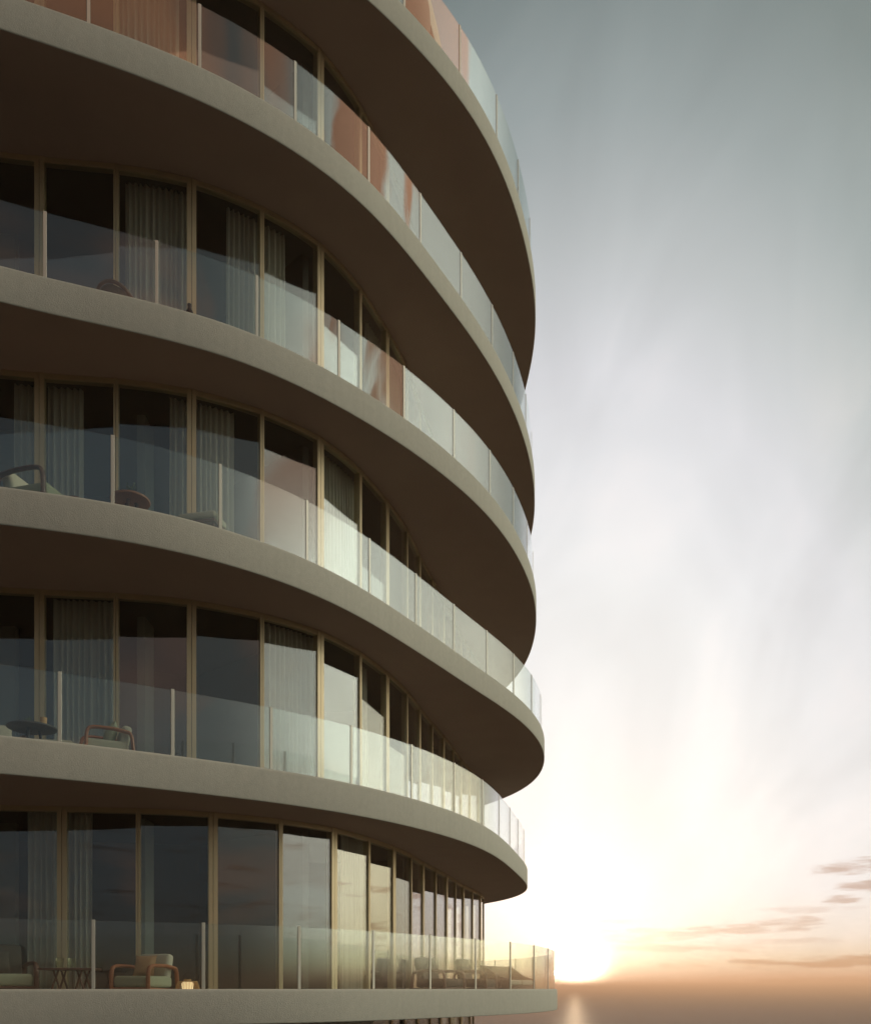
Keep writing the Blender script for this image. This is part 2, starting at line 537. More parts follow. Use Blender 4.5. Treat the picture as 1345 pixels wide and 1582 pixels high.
# ------------------------------------------------------------------ plan curves of the tower
# radii in millimetres from the plan centre, every 3 degrees: balcony edges 0..5 and the glass line 'g'
CX, CY = -7.0, 23.0
RAD = {
    0: "10040 10161 10291 10427 10569 10717 10870 11029 11194 11365 11542 11723 11908 12096 12284 12471 12654 12831 12998 13154 13294 13418 13522 13604 13663 13698 13708 13694 13657 13599 13524 13433 13330 13219 13102 12981 12859 12739 12621 12507 12398 12295 12198 12107 12023 11945 11872 11804 11741 11683 11629 11580 11536 11498 11467 11444 11431 11430 11442 11469 11510 11568 11642 11731 11834 11950 12075 12208 12344 12480 12613 12737 12850 12946 13023 13076 13102 13098 13063 12995 12894 12760 12596 12405 12191 11959 11717 11471 11229 10999 10787 10600 10442 10316 10220 10150 10100 10059 10019 9969 9903 9820 9726 9630 9541 9467 9410 9371 9351 9348 9360 9385 9421 9466 9519 9581 9652 9733 9825 9927",
    1: "9035 9155 9302 9477 9678 9903 10146 10400 10658 10912 11158 11392 11613 11825 12029 12229 12426 12619 12806 12984 13149 13299 13428 13535 13616 13670 13696 13695 13667 13616 13544 13455 13352 13239 13119 12996 12871 12747 12627 12510 12399 12294 12195 12104 12018 11940 11867 11799 11737 11679 11626 11578 11535 11497 11467 11445 11433 11433 11446 11473 11515 11574 11648 11737 11840 11956 12080 12211 12344 12478 12606 12727 12835 12927 12999 13049 13072 13068 13035 12972 12879 12757 12610 12438 12248 12042 11825 11604 11382 11165 10956 10757 10572 10399 10239 10095 9970 9862 9770 9689 9611 9532 9452 9372 9291 9214 9140 9072 9011 8957 8908 8866 8830 8803 8786 8782 8793 8822 8871 8941",
    2: "9500 9674 9856 10045 10242 10443 10649 10859 11072 11284 11490 11686 11874 12054 12230 12405 12577 12747 12912 13069 13216 13347 13462 13555 13625 13671 13691 13686 13656 13604 13532 13443 13342 13231 13113 12991 12869 12747 12627 12512 12402 12297 12199 12108 12022 11944 11870 11803 11740 11681 11627 11578 11533 11495 11463 11440 11426 11425 11436 11463 11505 11563 11638 11729 11834 11953 12082 12218 12358 12499 12636 12764 12879 12976 13051 13099 13117 13102 13051 12963 12839 12679 12487 12268 12029 11777 11524 11277 11048 10845 10674 10539 10437 10361 10294 10224 10140 10040 9926 9797 9656 9503 9342 9183 9033 8900 8786 8694 8626 8580 8555 8555 8581 8633 8708 8803 8915 9042 9183 9337",
    3: "9494 9601 9720 9850 9993 10150 10321 10506 10704 10914 11132 11358 11589 11821 12053 12280 12501 12712 12910 13092 13256 13397 13515 13608 13674 13713 13725 13711 13673 13613 13535 13442 13336 13222 13102 12980 12857 12735 12617 12503 12394 12292 12196 12106 12022 11945 11873 11806 11743 11685 11632 11582 11537 11498 11466 11442 11427 11424 11434 11458 11498 11554 11627 11715 11819 11937 12065 12203 12346 12490 12633 12768 12892 13000 13086 13145 13174 13168 13122 13035 12904 12730 12514 12261 11975 11666 11344 11020 10708 10421 10171 9966 9812 9703 9630 9582 9547 9515 9474 9420 9353 9282 9214 9154 9103 9062 9029 9006 8992 8988 8993 9005 9022 9047 9080 9121 9171 9234 9309 9396",
    4: "9387 9510 9648 9799 9965 10144 10335 10537 10748 10967 11192 11421 11652 11883 12111 12333 12548 12753 12944 13118 13275 13410 13523 13611 13674 13710 13720 13705 13667 13607 13530 13437 13332 13219 13100 12979 12856 12735 12617 12504 12395 12293 12196 12106 12022 11944 11872 11804 11742 11684 11630 11581 11537 11498 11467 11443 11430 11428 11440 11466 11507 11565 11638 11727 11831 11948 12074 12208 12346 12485 12620 12747 12862 12961 13039 13092 13118 13112 13072 12997 12886 12741 12562 12354 12122 11873 11613 11351 11097 10858 10644 10458 10305 10184 10088 10011 9943 9878 9812 9742 9665 9578 9480 9372 9257 9146 9048 8969 8912 8877 8860 8857 8868 8891 8925 8970 9028 9099 9182 9278",
    5: "9541 9595 9653 9718 9794 9886 9997 10130 10285 10462 10661 10880 11115 11365 11624 11889 12154 12413 12662 12895 13107 13293 13451 13576 13669 13728 13754 13749 13715 13656 13575 13477 13366 13245 13119 12991 12862 12736 12614 12497 12387 12283 12186 12096 12013 11935 11864 11798 11737 11680 11628 11580 11537 11500 11469 11447 11435 11435 11447 11473 11515 11573 11646 11735 11837 11952 12076 12206 12340 12474 12604 12725 12835 12930 13005 13057 13084 13082 13052 12990 12898 12776 12626 12450 12252 12035 11806 11569 11329 11093 10865 10651 10453 10275 10119 9984 9870 9776 9698 9636 9585 9543 9509 9481 9458 9441 9430 9422 9413 9401 9386 9370 9356 9346 9344 9352 9371 9403 9443 9490",
    'g': "7189 7290 7411 7552 7715 7906 8136 8418 8762 9168 9626 10107 10577 10998 11349 11620 11811 11927 11976 11972 11926 11851 11756 11650 11540 11431 11327 11229 11139 11055 10978 10905 10835 10766 10695 10622 10546 10468 10386 10303 10218 10133 10048 9964 9882 9803 9727 9655 9586 9521 9461 9406 9356 9312 9276 9248 9229 9221 9223 9238 9266 9306 9359 9425 9502 9590 9685 9786 9890 9994 10093 10182 10258 10317 10353 10363 10345 10297 10218 10110 9976 9819 9646 9464 9278 9096 8924 8768 8633 8524 8443 8393 8374 8385 8414 8449 8477 8488 8480 8456 8419 8367 8290 8183 8049 7900 7752 7618 7499 7394 7297 7204 7120 7050 6999 6974 6975 7001 7045 7108",
}



class Curve:
    def __init__(self, rs, shrink=0.0):
        r = [v/1000 - shrink for v in rs]
        n = len(r)
        self.P = []
        self.L = [0.0]
        K = 3600
        for q in range(K+1):
            a = -math.pi + 2*math.pi*q/K
            u = (math.degrees(a) % 360)/360*n
            i = int(u) % n
            f = u-int(u)
            p0, p1, p2, p3 = r[(i-1) % n], r[i], r[(i+1) % n], r[(i+2) % n]
            v = .5*(2*p1+(p2-p0)*f+(2*p0-5*p1+4*p2-p3)*f*f+(3*p1-p0-3*p2+p3)*f**3)
            self.P.append((CX+v*math.cos(a), CY+v*math.sin(a)))
            if q:
                self.L.append(self.L[-1]+math.hypot(self.P[-1][0]-self.P[-2][0], self.P[-1][1]-self.P[-2][1]))
        self.total = self.L[-1]

    def at(self, s, off=0.0):
        """point at arc length s, moved outward by off; also the outward normal"""
        import bisect
        s = s % self.total
        i = max(1, min(len(self.L)-1, bisect.bisect_left(self.L, s)))
        f = (s-self.L[i-1])/(self.L[i]-self.L[i-1])
        p, q = self.P[i-1], self.P[i]
        a, b = self.P[max(0, i-6)], self.P[min(len(self.P)-1, i+5)]
        tx, ty = b[0]-a[0], b[1]-a[1]
        l = math.hypot(tx, ty)
        nx, ny = ty/l, -tx/l
        return (p[0]+(q[0]-p[0])*f+nx*off, p[1]+(q[1]-p[1])*f+ny*off), (nx, ny)


EDGE = {k: Curve([int(v) for v in RAD[k].split()]) for k in range(6)}
GLASS = Curve([int(v) for v in RAD['g'].split()])
GLASS_LOW = Curve([int(v) for v in RAD['g'].split()], 0.42)


def strip(mb, cv, s0, s1, o0, o1, z0, z1, n=4):
    """a closed bar that follows the curve from s0 to s1, from offset o0 to o1"""
    rows = []
    for i in range(n+1):
        s = s0+(s1-s0)*i/n
        (ax, ay), _ = cv.at(s, o0)
        (bx, by), _ = cv.at(s, o1)
        rows.append([(ax, ay, z0), (bx, by, z0), (bx, by, z1), (ax, ay, z1)])
    vs = mb.grid(rows, close_v=True)
    mb.bm.faces.new(vs[0])
    mb.bm.faces.new(list(reversed(vs[-1])))


# ------------------------------------------------------------------ sea and ground
def build_sea():
    m = bpy.data.materials.new('sea_water')
    m.use_nodes = True
    t = m.node_tree
    b = t.nodes['Principled BSDF']
    b.inputs['Base Color'].default_value = (0.03, 0.033, 0.03, 1)
    b.inputs['Roughness'].default_value = 0.48
    b.inputs['Specular IOR Level'].default_value = 0.07
    q = NB(t)
    tc = q.n('ShaderNodeTexCoord')
    mp = q.n('ShaderNodeMapping')
    mp.inputs['Scale'].default_value = (1, 0.5, 1)
    t.links.new(tc.outputs['Object'], mp.inputs[0])
    n = q.m('ADD', q.noise(mp.outputs[0], 0.09, 5, 0.6), q.m('MULTIPLY', q.noise(mp.outputs[0], 0.7, 3, 0.6), 0.25))
    bp = q.n('ShaderNodeBump')
    bp.inputs['Strength'].default_value = 0.9
    bp.inputs['Distance'].default_value = 1.6
    t.links.new(n, bp.inputs['Height'])
    t.links.new(bp.outputs[0], b.inputs['Normal'])
    mb = MB()
    rings = [0.1, 60, 200, 600, 2000, 6000, 20000, 60000]
    mb.grid([[(r*math.cos(2*math.pi*j/64), r*math.sin(2*math.pi*j/64), 0) for j in range(64)] for r in rings], close_v=True)
    tag(mb.build('sea', m), kind='structure')
    mb = MB()
    prof = [(0.1, 0.9), (90, 0.9), (93, 0.7), (96, -0.5)]  # unseen ground, made dark and shifted left to darken the left soffits
    mb.grid([[(-112+r*(1.3+0.06*math.sin(5*a)+0.04*math.sin(11*a+1))*math.cos(a), 20+r*(0.8+0.05*math.sin(4*a+2))*math.sin(a), z)
              for a in [2*math.pi*j/96 for j in range(96)]] for r, z in prof], close_v=True)
    tag(mb.build('ground', M['ground'], smooth=40), kind='structure')


build_sea()

# ------------------------------------------------------------------ the tower
tower = thing('apartment_tower', 'curved beige apartment tower with stacked wavy balconies and glass railings', 'apartment tower', (0, 0, 0))
RING = 300


def build_balcony(cv, zt, label, smooth=50):
    """fascia with rounded arrises, kerb and floor; its soffit is a sub-part"""
    zb = zt-TH
    prof = [(-0.012, zb), (-0.003, zb+0.006), (0, zb+0.02), (0, zt-0.05), (-0.006, zt-0.025), (-0.02, zt-0.008), (-0.045, zt),
            (-0.15, zt), (-0.165, zt-0.006), (-0.17, zt-0.02), (-0.17, zt-UP)]
    mb = MB()
    cols = []
    for i in range(RING):
        s = cv.total*i/RING
        cols.append([(*cv.at(s, o)[0], z) for o, z in prof])
    vs = mb.grid(cols, close_u=True)
    # deck: rings shrinking to the plan centre
    prev = [v[-1] for v in vs]
    for k in (0.8, 0.5, 0.2):
        cur = [mb.bm.verts.new((CX+(p.co.x-CX)*k, CY+(p.co.y-CY)*k, zt-UP)) for p in [v[-1] for v in vs]]
        for i in range(RING):
            f = mb.bm.faces.new((prev[i], prev[(i+1) % RING], cur[(i+1) % RING], cur[i]))
            f.material_index = 1
        prev = cur
    mb.bm.faces.new(prev).material_index = 1
    b = mb.build('balcony', [M['plaster'], M['deck']], tower, smooth)
    tag(b, label)
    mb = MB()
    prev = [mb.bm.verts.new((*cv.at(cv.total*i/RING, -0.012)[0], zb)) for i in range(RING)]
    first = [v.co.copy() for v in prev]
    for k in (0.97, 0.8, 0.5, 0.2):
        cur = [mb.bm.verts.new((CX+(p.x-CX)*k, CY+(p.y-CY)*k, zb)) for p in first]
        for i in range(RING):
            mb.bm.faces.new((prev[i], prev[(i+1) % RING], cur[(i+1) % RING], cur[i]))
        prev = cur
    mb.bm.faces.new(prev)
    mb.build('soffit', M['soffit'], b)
    return b


def build_rail(b, cv, zt, s_first, step, n0, n1):
    oc = -0.075
    for n in range(n0, n1):
        s = s_first+step*n
        mb = MB()
        (x, y), (nx, ny) = cv.at(s, oc)
        ang = math.atan2(nx, -ny)
        mb.box((x, y, zt+0.5+0.001), (0.05, 0.022, 1.0), 0.003, 1, rot=(0, 0, ang))
        mb.build('railing_post', M['post'], b)
        mb = MB()
        strip(mb, cv, s+0.03, s+step-0.03, oc-0.008, oc+0.008, zt+0.002, zt+0.985, 10)
        mb.build('glass_panel', M['rail_glass'], b, 30)


def build_window(cv, s0, s1, z0, z1, wide_first):
    """one bay: frame with its sheet of glass; wide jambs meet in pairs"""
    g = 0.004
    a, c = (0.075, 0.036) if wide_first else (0.036, 0.075)
    od = 0.015
    mb = MB()
    strip(mb, cv, s0+g, s0+a, od, od-0.13, z0+0.002, z1-0.002, 1)
    strip(mb, cv, s1-c, s1-g, od, od-0.13, z0+0.002, z1-0.002, 1)
    strip(mb, cv, s0+a, s1-c, od-0.012, od-0.115, z1-0.085, z1-0.002, 6)
    strip(mb, cv, s0+a, s1-c, od-0.012, od-0.115, z0+0.002, z0+0.07, 6)
    f = mb.build('window', M['frame'], tower)
    mb = MB()
    strip(mb, cv, s0+a+0.001, s1-c-0.001, od-0.03, od-0.045, z0+0.071, z1-0.086, 1)
    mb.build('pane', M['pane_glass'], f)
    return f


RAIL = {0: (22.05, 1.556, -5, 16), 1: (21.64, 1.58, -4, 14), 2: (22.24, 1.58, -5, 12), 3: (21.30, 1.58, -4, 12),
        4: (21.95, 1.59, -5, 11), 5: (29.08, 1.59, -4, 6)}
BAL_LABEL = {0: 'lowest balcony, level with the eye', 1: 'second balcony from the bottom', 2: 'third balcony from the bottom, its rounded end reaching out most',
             3: 'fourth balcony from the bottom', 4: 'fifth balcony from the bottom', 5: 'highest balcony with a railing in view'}
for k in range(6):
    bal = build_balcony(EDGE[k], Z0+k*H, BAL_LABEL[k])
    build_rail(bal, EDGE[k], Z0+k*H, *RAIL[k])
build_balcony(Curve([int(v) for v in RAD['g'].split()], -0.62), Z0+6*H, 'roof slab above the frame')
# storeys below the frame share the lowest balcony's shape
for k in range(1, 6):
    b2 = build_balcony(EDGE[0], Z0-k*H, 'balcony of a storey below the frame')

BAYS = {0: (16.52, 1.195, -2, 18), 1: (16.17, 1.195, -2, 14), 2: (16.17, 1.195, -2, 13), 3: (16.17, 1.195, -2, 13),
        4: (16.17, 1.195, -1, 13), 5: (16.17, 1.195, 6, 15), -1: (16.40, 1.195, 5, 17)}
for k, (s0, st, a, b) in BAYS.items():
    cv = GLASS_LOW if k < 0 else GLASS
    for n in range(a, b):
        build_window(cv, s0+st*n, s0+st*(n+1), Z0+k*H-UP, Z0+(k+1)*H-TH, n % 2 == 0)
# the part of each storey's outer wall that the photograph does not show
mb = MB()
for k, (s0, st, a, b) in BAYS.items():
    cv = GLASS_LOW if k < 0 else GLASS
    strip(mb, cv, s0+st*b+0.002, s0+st*a-0.002+cv.total, 0.02, -0.1, Z0+k*H-UP+0.002, Z0+(k+1)*H-TH-0.002, 120)
for k in range(-6, -1):
    strip(mb, GLASS_LOW, 0.001, GLASS_LOW.total-0.001, 0.02, -0.1, Z0+k*H-UP+0.002, Z0+(k+1)*H-TH-0.002, 150)
mb.build('outer_wall', M['inner'], tower)

# inside: a core with lifts and stairs, walls between the flats added to block light, a few fins and short walls seen through the glass
mb = MB()
zs = [Z0-6*H+0.1] + [Z0+6*H-TH-0.01]
for k in range(-6, 6):
    ring = []
    for z in (Z0+k*H-UP+0.002, Z0+(k+1)*H-TH-0.002):
        ring.append([(CX+(p[0]-CX)*0.56, CY+(p[1]-CY)*0.56, z) for p in GLASS.P[:-1:30]])
    mb.grid(ring, close_v=True)
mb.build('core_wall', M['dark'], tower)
for k in range(-1, 6):
    cv = GLASS_LOW if k < 0 else GLASS
    for nm, z, mm in (('room_floor', Z0+k*H-UP+0.005, M['boards']), ('room_ceiling', Z0+(k+1)*H-TH-0.005, M['dark'])):  # dark sheets added over deck and soffit to keep the rooms dark
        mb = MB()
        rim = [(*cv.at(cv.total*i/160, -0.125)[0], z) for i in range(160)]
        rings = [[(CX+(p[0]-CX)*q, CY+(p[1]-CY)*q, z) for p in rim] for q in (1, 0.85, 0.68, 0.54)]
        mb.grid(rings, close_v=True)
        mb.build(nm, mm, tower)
for k in range(-1, 6):
    z0, z1 = Z0+k*H-UP+0.002, Z0+(k+1)*H-TH-0.002
    zc, hz = (z0+z1)/2, z1-z0
    mb = MB()
    mb.box((-8.75, 16.2, zc), (2.55, 0.14, hz))
    mb.build('partition_wall', M['inner'], tower)
    mb = MB()
    mb.box((-5.1, 15.95, zc), (0.14, 0.5, hz))
    mb.build('partition_wall', M['inner'], tower)
    for s in (20.95, 25.75, 29.4):
        (x, y), (nx, ny) = GLASS.at(s, -2.0)
        mb = MB()
        mb.box((x, y, zc), (0.14, 3.2, hz), rot=(0, 0, math.atan2(ny, nx)+math.pi/2))
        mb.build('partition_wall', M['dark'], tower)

# ------------------------------------------------------------------ curtains
CURTAINS = [
    (4, 17.26, 18.37, 'curtain', 'grey curtain on the topmost row of windows, at the upper left'),
    (3, 17.46, 18.50, 'curtain', 'wide grey curtain filling a bay, second glazed storey from the top'),
    (3, 19.21, 19.84, 'curtain', 'grey curtain in the right half of its bay, second glazed storey from the top'),
    (3, 19.93, 20.35, 'curtain', 'narrow grey curtain gathered at a left jamb, second glazed storey from the top'),
    (3, 22.98, 23.79, 'curtain', 'dim grey curtain in a slim bay, second glazed storey from the top'),
    (3, 24.11, 24.95, 'curtain', 'dim grey curtain in the last slim bay, second glazed storey from the top'),
    (2, 15.70, 16.00, 'curtain', 'strip of grey curtain above the looped wooden armchair, middle storey'),
    (2, 16.22, 16.77, 'curtain', 'grey curtain between a double mullion and the round teak table, middle storey'),
    (2, 18.21, 18.53, 'curtain', 'narrow grey curtain beside the pale fin, middle storey'),
    (2, 18.69, 19.34, 'curtain', 'gathered grey curtain above the linen footstool, middle storey'),
    (2, 21.29, 22.46, 'curtain', 'full grey curtain where the middle storey starts to bend'),
    (1, 16.30, 17.26, 'curtain', 'long grey curtain behind the teak armchair with the green cushion'),
    (1, 19.95, 21.13, 'curtain', 'full pleated curtain filling a whole bay, one storey above the lowest terrace'),
    (1, 22.55, 22.95, 'curtain', 'thin curtain at a jamb past the bend, one storey above the lowest terrace'),
    (0, 15.89, 16.36, 'curtain', 'dark curtain left of the double mullion behind the table with two glasses'),
    (0, 16.53, 16.93, 'curtain', 'dark curtain right of the double mullion behind the table with two glasses'),
    (0, 21.91, 22.83, 'curtain', 'curtain behind cloud reflections at the bend of the lowest terrace'),
]


def build_curtain(k, s0, s1, name, label):
    rnd = random.Random(int(s0*100)+k*977)
    z0, z1 = Z0+k*H-UP+0.02, Z0+(k+1)*H-TH-0.03
    mb = MB()
    n = int((s1-s0)*110)+8
    ph, p2 = rnd.random()*6, rnd.random()*6
    rows = []
    for i in range(n+1):
        u = i/n
        s = s0+(s1-s0)*u
        row = []
        for j in range(8):
            v = j/7
            a = 0.058*(0.55+0.45*(1-v**3))
            q = s*2*math.pi/0.10+0.9*math.sin(s*9+ph)+0.5*math.sin(s*23+p2)
            o = -0.30+a*math.sin(q)+0.018*math.sin(s*31+2.5*v+p2)*(1-v)
            row.append((*GLASS.at(s+0.012*math.sin(3*v+ph+s*5)*(1-v), o)[0], z0+(z1-z0)*v))
        rows.append(row)
    mb.grid(rows)
    o = mb.build(name, M['curtain'], None, 180)
    return tag(o, label, 'curtain', 'curtains behind the window bays')


for c in CURTAINS:
    build_curtain(*c)

# ------------------------------------------------------------------ furniture on the balconies


def fz(k):
    return Z0+k*H-UP


def bend(pts, n=5):
    """smooth a polyline with Catmull-Rom"""
    P = [Vector(p) for p in pts]
    P = [P[0]*2-P[1]]+P+[P[-1]*2-P[-2]]
    out = []
    for i in range(1, len(P)-2):
        for q in range(n):
            f = q/n
            out.append(0.5*(2*P[i]+(P[i+1]-P[i-1])*f+(2*P[i-1]-5*P[i]+4*P[i+1]-P[i+2])*f*f+(3*P[i]-P[i-1]-3*P[i+1]+P[i+2])*f**3))
    out.append(P[-2])
    return out


def armchair(label, loc, rz, wood='teak', seat='linen', back='linen', group=None, low=1.0, wide=0.84, back_h=0.56):
    """lounge chair, front towards -y"""
    t = thing('armchair', label, 'armchair', loc, rz, group)
    hw = wide/2
    for sgn in (-1, 1):
        mb = MB()
        x = sgn*hw
        mb.tube(bend([(x, -0.34, 0.0), (x, -0.345, 0.30*low), (x, -0.33, 0.50*low), (x, -0.24, 0.575*low), (x, 0.05, 0.585*low),
                      (x, 0.28, 0.565*low), (x, 0.40, 0.52*low), (x, 0.44, 0.30*low), (x, 0.47, 0.0)]), 0.040, 8, 0.8)
        mb.tube([(x, -0.34, 0.20*low), (x, 0.43, 0.17*low)], 0.022, 8)
        mb.build('arm_frame', M[wood], t, 50)
    mb = MB()
    mb.tube([(-hw, -0.33, 0.20*low), (hw, -0.33, 0.20*low)], 0.024, 8)
    mb.tube([(-hw, 0.41, 0.18*low), (hw, 0.41, 0.18*low)], 0.024, 8)
    mb.build('seat_rail', M[wood], t, 50)
    mb = MB()
    mb.box((0, 0.01, 0.315*low), (wide-0.09, 0.74, 0.2*low), 0.055, 4)
    mb.build('seat_cushion', M[seat], t, 60)
    mb = MB()
    mb.box((0, 0.33, (0.33+back_h/2)*low), (wide-0.12, 0.17, back_h*low), 0.06, 4, rot=(R(-12), 0, 0))
    mb.build('back_cushion', M[back], t, 60)
    return t


def loose_cushion(label, loc, rot, size, cloth, stripes=False, group=None):
    mb = MB()
    mb.pillow((0, 0, 0), size, puff=0.42, n=10, pinch=0.07)
    t = mb.build('cushion', M[cloth], None, 70)
    t.location = loc
    t.rotation_euler = rot
    return tag(t, label, 'cushion', group)


def round_table(label, loc, rad, h, top, leg, nleg=3, lean=0.6):
    t = thing('round_table', label, 'table', loc)
    mb = MB()
    mb.lathe([(0.001, h-0.04), (rad*0.9, h-0.04), (rad*0.985, h-0.03), (rad, h-0.017), (rad*0.985, h-0.004), (rad*0.95, h), (0.001, h)], 40)
    mb.build('tabletop', M[top], t, 40)
    for i in range(nleg):
        a = 2*math.pi*i/nleg+0.5
        mb = MB()
        mb.tube([(rad*0.28*math.cos(a), rad*0.28*math.sin(a), h-0.03), (rad*lean*math.cos(a), rad*lean*math.sin(a), 0)], [0.026, 0.016], 8)
        mb.build('leg', M[leg], t, 50)
    return t


def cross_table(label, loc, w, dp, h, wood, rz=0.0):
    t = thing('side_table', label, 'table', loc, rz)
    mb = MB()
    mb.box((0, 0, h-0.018), (w, dp, 0.036), 0.008, 2)
    mb.build('tabletop', M[wood], t, 40)
    for sy in (-1, 1):
        for sx_ in (-1, 1):
            mb = MB()
            y = sy*dp*0.33
            cx = sx_*w*0.22
            mb.tube([(cx-0.10, y, 0), (cx+0.06, y, h-0.03)], 0.016, 8)
            mb.tube([(cx+0.13, y+0.03, 0), (cx-0.03, y+0.03, h-0.03)], 0.016, 8)
            mb.build('leg', M[wood], t, 50)
    return t


def tumbler(label, loc, r=0.055, h=0.15, group=None):
    mb = MB()
    seg = 36
    prof = [(0.001, 0.0), (r*0.86, 0.0), (r*0.9, h*0.3), (r, h), (r*0.93, h), (r*0.83, h*0.3), (r*0.8, 0.012), (0.001, 0.012)]
    rows = []
    for q, z in prof:
        rows.append([(q*(1+0.05*(j % 2))*math.cos(2*math.pi*j/seg), q*(1+0.05*(j % 2))*math.sin(2*math.pi*j/seg), z) for j in range(seg)])
    mb.grid(rows, close_v=True)
    o = mb.build('tumbler', M['cup'], None, 20)
    o.location = loc
    return tag(o, label, 'drinking glass', group)


def lantern(label, loc, r, h, lit=True, name='lantern'):
    t = thing(name, label, 'lantern', loc)
    # wicker bowl of upright canes round a frosted light
    mb = MB()
    nc = 46
    for i in range(nc):
        a = 2*math.pi*i/nc
        pts = []
        for q in range(9):
            v = q/8
            rr = r*(0.72+0.28*math.sin(math.pi*min(1, 0.18+0.78*v)))
            pts.append((rr*math.cos(a), rr*math.sin(a), h*v))
        mb.tube(pts, r*0.022, 5)
    for v in (0.02, 0.98):
        rr = r*(0.72+0.28*math.sin(math.pi*min(1, 0.18+0.78*v)))
        mb.tube([(rr*math.cos(a), rr*math.sin(a), h*v) for a in [2*math.pi*j/40 for j in range(41)]], r*0.03, 6, cap=False)
    mb.build('wicker_shade', M['rattan'], t, 50)
    mb = MB()
    mb.lathe([(0.001, 0.0), (r*0.45, 0.0), (r*0.47, h*0.06), (r*0.47, h*0.86), (r*0.40, h*0.96), (0.001, h*0.97)], 28)
    mb.build('light_globe', M['glow'] if lit else M['white'], t, 40)
    mb = MB()
    mb.lathe([(r*0.30, h*0.985), (r*0.30, h*1.10), (r*0.24, h*1.10), (r*0.24, h*0.985)], 24)
    mb.build('collar', M['rattan'], t, 30)
    mb = MB()
    mb.tube([(r*0.34*math.cos(a), 0, h*1.08+r*0.55*math.sin(a)) for a in [math.pi*j/14 for j in range(15)]], r*0.03, 6)
    mb.build('handle', M['black'], t, 50)
    return t


def pot_plant(label, loc, r, h, n=26, leaf=0.07):
    t = thing('potted_plant', label, 'plant', loc)
    mb = MB()
    mb.lathe([(0.001, 0), (r*0.7, 0), (r, h*0.32), (r*0.96, h*0.36), (r*0.8, h*0.33), (0.001, h*0.30)], 20)
    mb.build('pot', M['dark_top'], t, 40)
    rnd = random.Random(5)
    mb = MB()
    for i in range(n):
        a, lean = rnd.random()*6.28, 0.2+0.8*rnd.random()
        tip = Vector((math.cos(a)*r*1.3*lean, math.sin(a)*r*1.3*lean, h*(0.6+0.4*rnd.random())))
        root = Vector((tip.x*0.2, tip.y*0.2, h*0.3))
        mb.tube([root, (root+tip)/2+Vector((0, 0, 0.01)), tip], 0.003, 4)
        d = (tip-root).normalized()
        w = d.cross(Vector((0, 0, 1))).normalized()*leaf*0.32
        m_ = tip+d*leaf*0.5
        e = tip+d*leaf+Vector((0, 0, -leaf*0.25))
        mb.poly([tip, m_+w, e])
        mb.poly([tip, e, m_-w])
    mb.build('foliage', M['leaf'], t, recalc=False)
    return t


def pouf(label, loc, rz, up=0.0):
    t = thing('footstool', label, 'footstool', loc, rz)
    mb = MB()
    mb.box((0, 0, 0.235+up), (0.62, 0.44, 0.12), 0.045, 4)
    mb.build('cushion', M['linen'], t, 60)
    mb = MB()
    mb.box((0, 0, 0.145+up), (0.6, 0.42, 0.05), 0.01, 2)
    mb.build('frame', M['walnut'], t, 40)
    for x in (-0.27, 0.27):
        for y in (-0.17, 0.17):
            mb = MB()
            mb.tube([(x*0.95, y*0.95, 0.13+up), (x, y, 0)], [0.022, 0.016], 8)
            mb.build('leg', M['walnut'], t, 50)
    return t


# lowest terrace, left to right
armchair('dark wooden armchair cut by the left edge, lowest terrace, left of the crossed-leg table', (-6.72, 14.05, fz(0)), R(38), 'walnut', 'sage', 'dark_cloth')
loose_cushion('dark scatter cushion leaning in the armchair at the left edge', (-6.86, 14.16, fz(0)+0.60), (R(-20), 0, R(38)), (0.4, 0.15, 0.38), 'dark_cloth')
cross_table('low wooden table on crossed legs carrying two glasses, lowest terrace', (-5.58, 13.85, fz(0)), 0.80, 0.5, 0.50, 'walnut', R(3))
tumbler('ribbed glass on the crossed-leg table, the one nearer the dark armchair', (-5.73, 13.82, fz(0)+0.5), 0.06, 0.155, 'ribbed glasses on the table')
tumbler('ribbed glass on the crossed-leg table, the one nearer the railing post', (-5.55, 13.84, fz(0)+0.5), 0.06, 0.15, 'ribbed glasses on the table')
armchair('upholstered armchair with sage seat, tall back and curved teak arms, beside the lit lantern', (-4.55, 14.1, fz(0)), R(-20), 'teak', 'sage', 'linen', wide=0.74, back_h=0.47).scale = (0.92, 0.92, 0.92)
loose_cushion('striped tan cushion leaning on the back of the armchair beside the lit lantern', (-4.53, 14.13, fz(0)+0.54), (R(-14), 0, R(-20)), (0.40, 0.15, 0.34), 'tan')
lantern('glowing round wicker lantern on the floor of the lowest terrace', (-3.76, 13.75, fz(0)), 0.185, 0.30)


